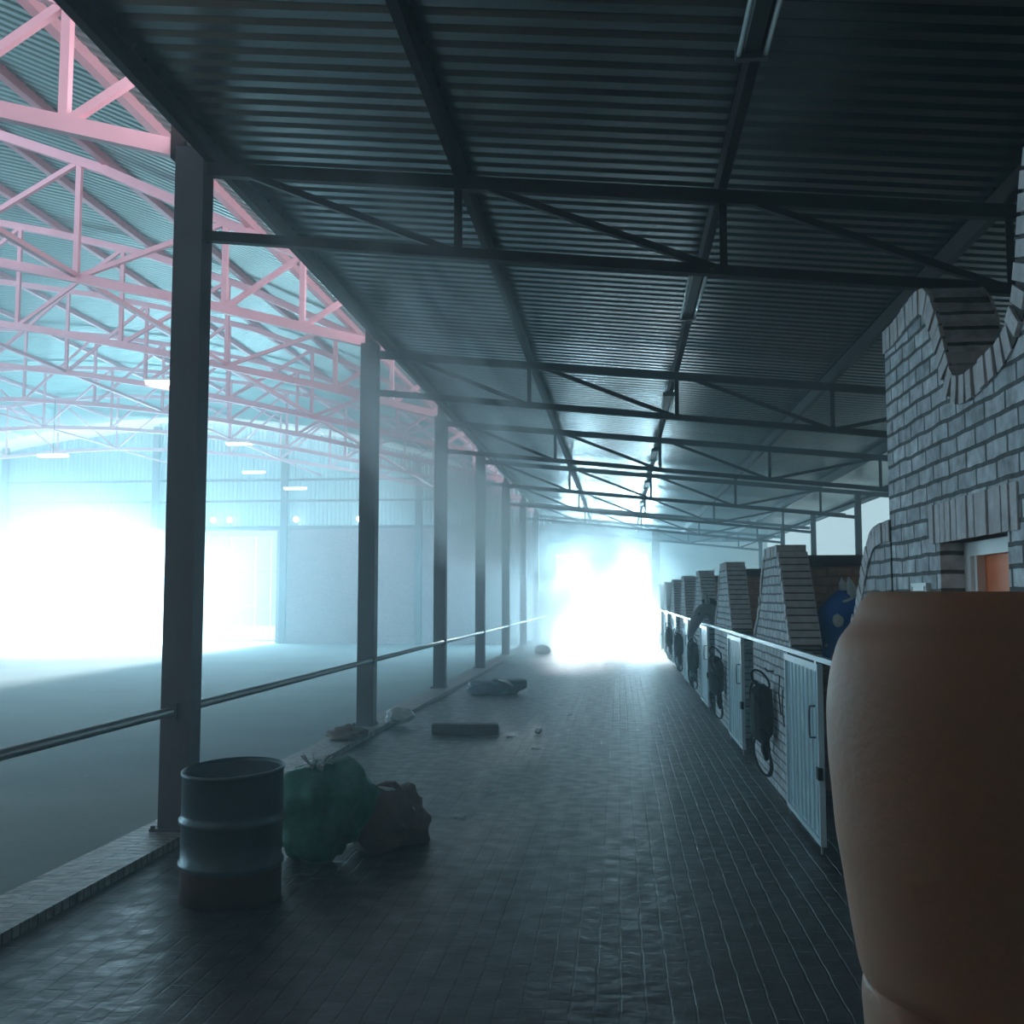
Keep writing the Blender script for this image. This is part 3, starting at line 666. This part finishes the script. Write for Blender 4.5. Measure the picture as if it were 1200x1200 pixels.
bm = bmesh.new(); tube(bm, [(.10, -.2, .27), (.26, -.24, .24), (.38, -.24, .16)], [.01, .03, .012], 6); obj('folded_edge', bm, M['plastic'], r, True)
o = blob('stone_block', M['wood'], (.26, .2, .16), 30, 2, .12); o.location = (-2.35, 32.0, 0); tag(o, 'dark lump lying on the paving at the edge of the far glare', 'rubbish')
r = tag(empty('bottle', (-1.03, 13.35, .035), math.radians(-10)), 'small clear bottle lying on the paving in mid corridor', 'bottle')
bm = bmesh.new(); tube(bm, [(0, -.09, 0), (0, .05, 0), (0, .08, 0), (0, .13, 0)], [.032, .032, .014, .013], 10); obj('bottle_body', bm, M['plastic'], r, True)
for i, (x, y, lab) in enumerate([(-.75, 15.4, 'farthest of the paper scraps'), (-1.35, 12.9, 'left of the bottle'), (-.95, 11.9, 'just in front of the bottle'), (-1.15, 9.3, 'nearest the middle of the paving'), (-1.25, 8.2, 'closest to the camera')]):
    rnd = random.Random(i); bm = bmesh.new(); N = 5; g = [[bm.verts.new(((a - 2) * .025 + rnd.uniform(-.006, .006), (b - 2) * .016, .006 + rnd.uniform(0, .02))) for a in range(N)] for b in range(N)]
    for a in range(N - 1):
        for b in range(N - 1): bm.faces.new((g[a][b], g[a][b + 1], g[a + 1][b + 1], g[a + 1][b]))
    bmesh.ops.solidify(bm, geom=bm.faces[:], thickness=.001)
    o = obj('paper_scrap', bm, M['plastic']); o.location = (x, y, 0); tag(o, 'tiny crumpled pale paper scrap on the paving, ' + lab, 'litter', 'paper scraps on the paving')

# tall post near the end of the stall row
bm = bmesh.new(); box(bm, 1.30, 1.62, 42.2, 42.5, 0, ct(1.4) - .05)
tag(obj('end_column', bm, M['concrete']), 'dark square column at the far end of the stall row', 'column', None, 'thing')

# ------------------------------------------------------------------ finger in front of the lens
p_, y_ = pitch, yaw
Fv = Vector((-math.sin(y_) * math.cos(p_), math.cos(y_) * math.cos(p_), math.sin(p_))); Rv = Vector((math.cos(y_), math.sin(y_), 0)); Uv = Rv.cross(Fv)
hand = empty('person', (0.034, 0.075, 1.62)); HB = Vector((0.034, 0.075, 1.62))
tag(hand, "person's bare brown finger held upright close to the lens at the right edge", 'person')

Lp = [(693, 1021), (700, 1015), (712, 1008), (730, 1000), (750, 986), (776, 978), (806, 973), (840, 971), (890, 973), (930, 977), (980, 982), (1020, 989), (1070, 997), (1105, 1003), (1130, 1008), (1146, 1013), (1152, 1016), (1158, 1014), (1175, 1013), (1200, 1015), (1260, 1020), (1340, 1022), (1450, 1015), (1560, 995), (1700, 960)]
D0 = 0.088; NS = 48
def hp(x, u, d): return Vector((0, 0, H)) + Rv * x + Uv * u + Fv * d - HB
bm = bmesh.new(); rings = []
def fring(py, xl, k=1.0, capf=0.0):
    cx = 1152 + (py - 693) * .02; hwid = (cx - xl) / F * D0 * .985 * k; cxm = (cx - 600) / F * D0
    ring = []
    for i in range(NS):
        a = i * 2 * math.pi / NS; lx = cxm - hwid * math.cos(a); dd = -hwid * .82 * math.sin(a)      # sin>0 faces the camera
        yy = py
        gr = math.exp(-((py - 1154) / 13.0) ** 2) * max(0, math.sin(a)) ** .5 ; 
        if 1100 < py < 1230: yy = py + max(0, math.sin(a)) * 46 * math.exp(-((py - 1154) / 50.0) ** 2) * (1 - math.cos(a))
        dd *= 1 - .22 * gr
        dep = D0 + dd; ucl = -(yy - 600) / F
        ring.append(bm.verts.new(hp(lx, ucl * (dep * capf + D0 * (1 - capf)), dep)))
    return ring
for k, c_ in ((.02, 1), (.35, 1), (.62, 1), (.82, 1), (.93, 1)): rings.append(fring(693, 1021, k, c_))
Lq = smooth_curve(Lp, 4)
for py, xl in Lq:
    t = max(0, 1 - (py - 693) / 120); rings.append(fring(py, xl, 1, t))
for A, B in zip(rings, rings[1:]):
    for i in range(NS): bm.faces.new((A[i], A[(i + 1) % NS], B[(i + 1) % NS], B[i]))
bm.faces.new(rings[0][::-1]); bm.faces.new(rings[-1])
# palm, curled fingers and wrist below and beside the frame
tube(bm, [hp(.036, -.076, .088), hp(.045, -.092, .09), hp(.058, -.110, .094), hp(.070, -.135, .098), hp(.078, -.165, .10), hp(.085, -.20, .10), hp(.10, -.30, .10)], [.012, .019, .030, .036, .032, .026, .032], 20)
for j, (bx, bu, ln, rr) in enumerate(((.078, -.100, 1.0, .0088), (.092, -.112, 1.08, .0092), (.100, -.128, 1.0, .0086), (.103, -.145, .8, .0074))):
    tube(bm, [hp(bx - .02, bu - .012, .10), hp(bx, bu, .105), hp(bx + .03 * ln, bu + .012, .112), hp(bx + .048 * ln, bu + .008, .098), hp(bx + .050 * ln, bu, .078), hp(bx + .040 * ln, bu - .004, .066)], [rr * 1.2, rr * 1.1, rr * 1.05, rr, rr * .92, rr * .6], 12)
fo = obj('hand', bm, M['skin'], hand, True)
bm = bmesh.new(); g = []
for a in range(7):
    row = []
    for b in range(9):
        ang = -math.pi / 2 + (b - 4) / 4 * .6; py = 722 + a * 24; hwid = (1152 - 985) / F * D0 * .97
        row.append(bm.verts.new(hp((1156 - 600) / F * D0 - hwid * math.cos(ang) , -(py - 600) / F * D0, D0 - hwid * .84 * math.sin(ang) + .0004)))
    g.append(row)
for a in range(6):
    for b in range(8): bm.faces.new((g[a][b], g[a][b + 1], g[a + 1][b + 1], g[a + 1][b]))
obj('fingernail', bm, M['nail'], hand, True)
# ------------------------------------------------------------------ haze
def vol(name, bm, dens, aniso, col=(0.74, 0.94, 1.0), noise=None, label=None):
    m = bpy.data.materials.new(name); m.use_nodes = True; n = m.node_tree.nodes; L = m.node_tree.links
    n.remove(n['Principled BSDF']); v = n.new('ShaderNodeVolumeScatter'); v.inputs['Color'].default_value = col + (1,)
    v.inputs['Density'].default_value = dens; v.inputs['Anisotropy'].default_value = aniso
    L.new(v.outputs[0], n['Material Output'].inputs['Volume'])
    if noise:
        tc = n.new('ShaderNodeTexCoord'); mp = n.new('ShaderNodeMapping'); mp.inputs['Scale'].default_value = noise[0]; no = n.new('ShaderNodeTexNoise'); no.inputs['Scale'].default_value = 1; no.inputs['Detail'].default_value = 3
        no.inputs['Distortion'].default_value = .8
        L.new(tc.outputs['Object'], mp.inputs[0]); L.new(mp.outputs[0], no.inputs['Vector'])
        r = n.new('ShaderNodeMapRange'); r.inputs['From Min'].default_value = noise[1]; r.inputs['From Max'].default_value = noise[2]; r.inputs['To Max'].default_value = dens; L.new(no.outputs['Fac'], r.inputs[0])
        # fade towards the rim of the cloud
        ln = n.new('ShaderNodeVectorMath'); ln.operation = 'LENGTH'; L.new(tc.outputs['Object'], ln.inputs[0])
        fr = n.new('ShaderNodeMapRange'); fr.inputs['From Min'].default_value = .45; fr.inputs['From Max'].default_value = 1.0; fr.inputs['To Min'].default_value = 1; fr.inputs['To Max'].default_value = 0; L.new(ln.outputs['Value'], fr.inputs[0])
        mu = n.new('ShaderNodeMath'); mu.operation = 'MULTIPLY'; L.new(r.outputs[0], mu.inputs[0]); L.new(fr.outputs[0], mu.inputs[1]); L.new(mu.outputs[0], v.inputs['Density'])
    o = obj(name, bm, m); o['kind'] = 'stuff'; o['category'] = 'haze'; o['label'] = label
    return o
bm = bmesh.new(); box(bm, -40.0, 6.5, NY + .02, YF - .02, -.9, 10.6)
vol('haze', bm, 0.009, 0.6, label='thin blue-white dust haze filling the whole building')
def cloud(name, loc, rad, dens, aniso, noise, label):
    bm = bmesh.new(); bmesh.ops.create_icosphere(bm, subdivisions=3, radius=1)
    o = vol(name, bm, dens, aniso, col=(0.95, 0.99, 1.0), noise=noise, label=label); o.location = loc; o.scale = rad; return o
cloud('dust_glow_cloud', (-.9, 37.5, 1.1), (3.6, 14, 3.8), 0.5, 0.6, ((1.6, 2.5, 1.6), .38, .75), 'bright dust cloud in front of the corridor end opening, stretched low to add floor glow')  # sunlit smoke, stretched low and nearer to add glow over the floor
cloud('dust_glow_cloud', (-25.0, 38.0, 1.6), (8.5, 11, 6.0), 0.30, 0.6, ((1.2, 1.5, 1.0), .30, .75), 'dust cloud added to widen the glare of the big arena doorway')  # cloud added so the doorway glare spreads like lens bloom
bm = bmesh.new(); box(bm, -39.9, -3.5, 10, YF - .05, -.88, 10.55)
vol('dust_haze', bm, 0.005, 0.55, label='denser pale dust haze over the far half of the arena')
cloud('smoke_wisp', (-1.9, 15.5, 3.5), (1.3, 9, 1.6), 0.7, 0.3, ((1.5, .5, 1.2), .45, .75), 'thin smoke drifting under the corridor roof beside the columns')
cloud('smoke_wisp', (-1.8, 8.8, 3.7), (1.2, 4.6, 1.1), 0.45, 0.3, ((1.8, .8, 1.5), .45, .75), 'faint curl of smoke beside the nearest columns under the roof')
cloud('dust_glow_cloud', (-1.6, 30, 2.6), (3.2, 13, 3.2), 0.10, 0.4, ((.8, .6, .8), .3, .7), 'pale dust veil around the far columns')
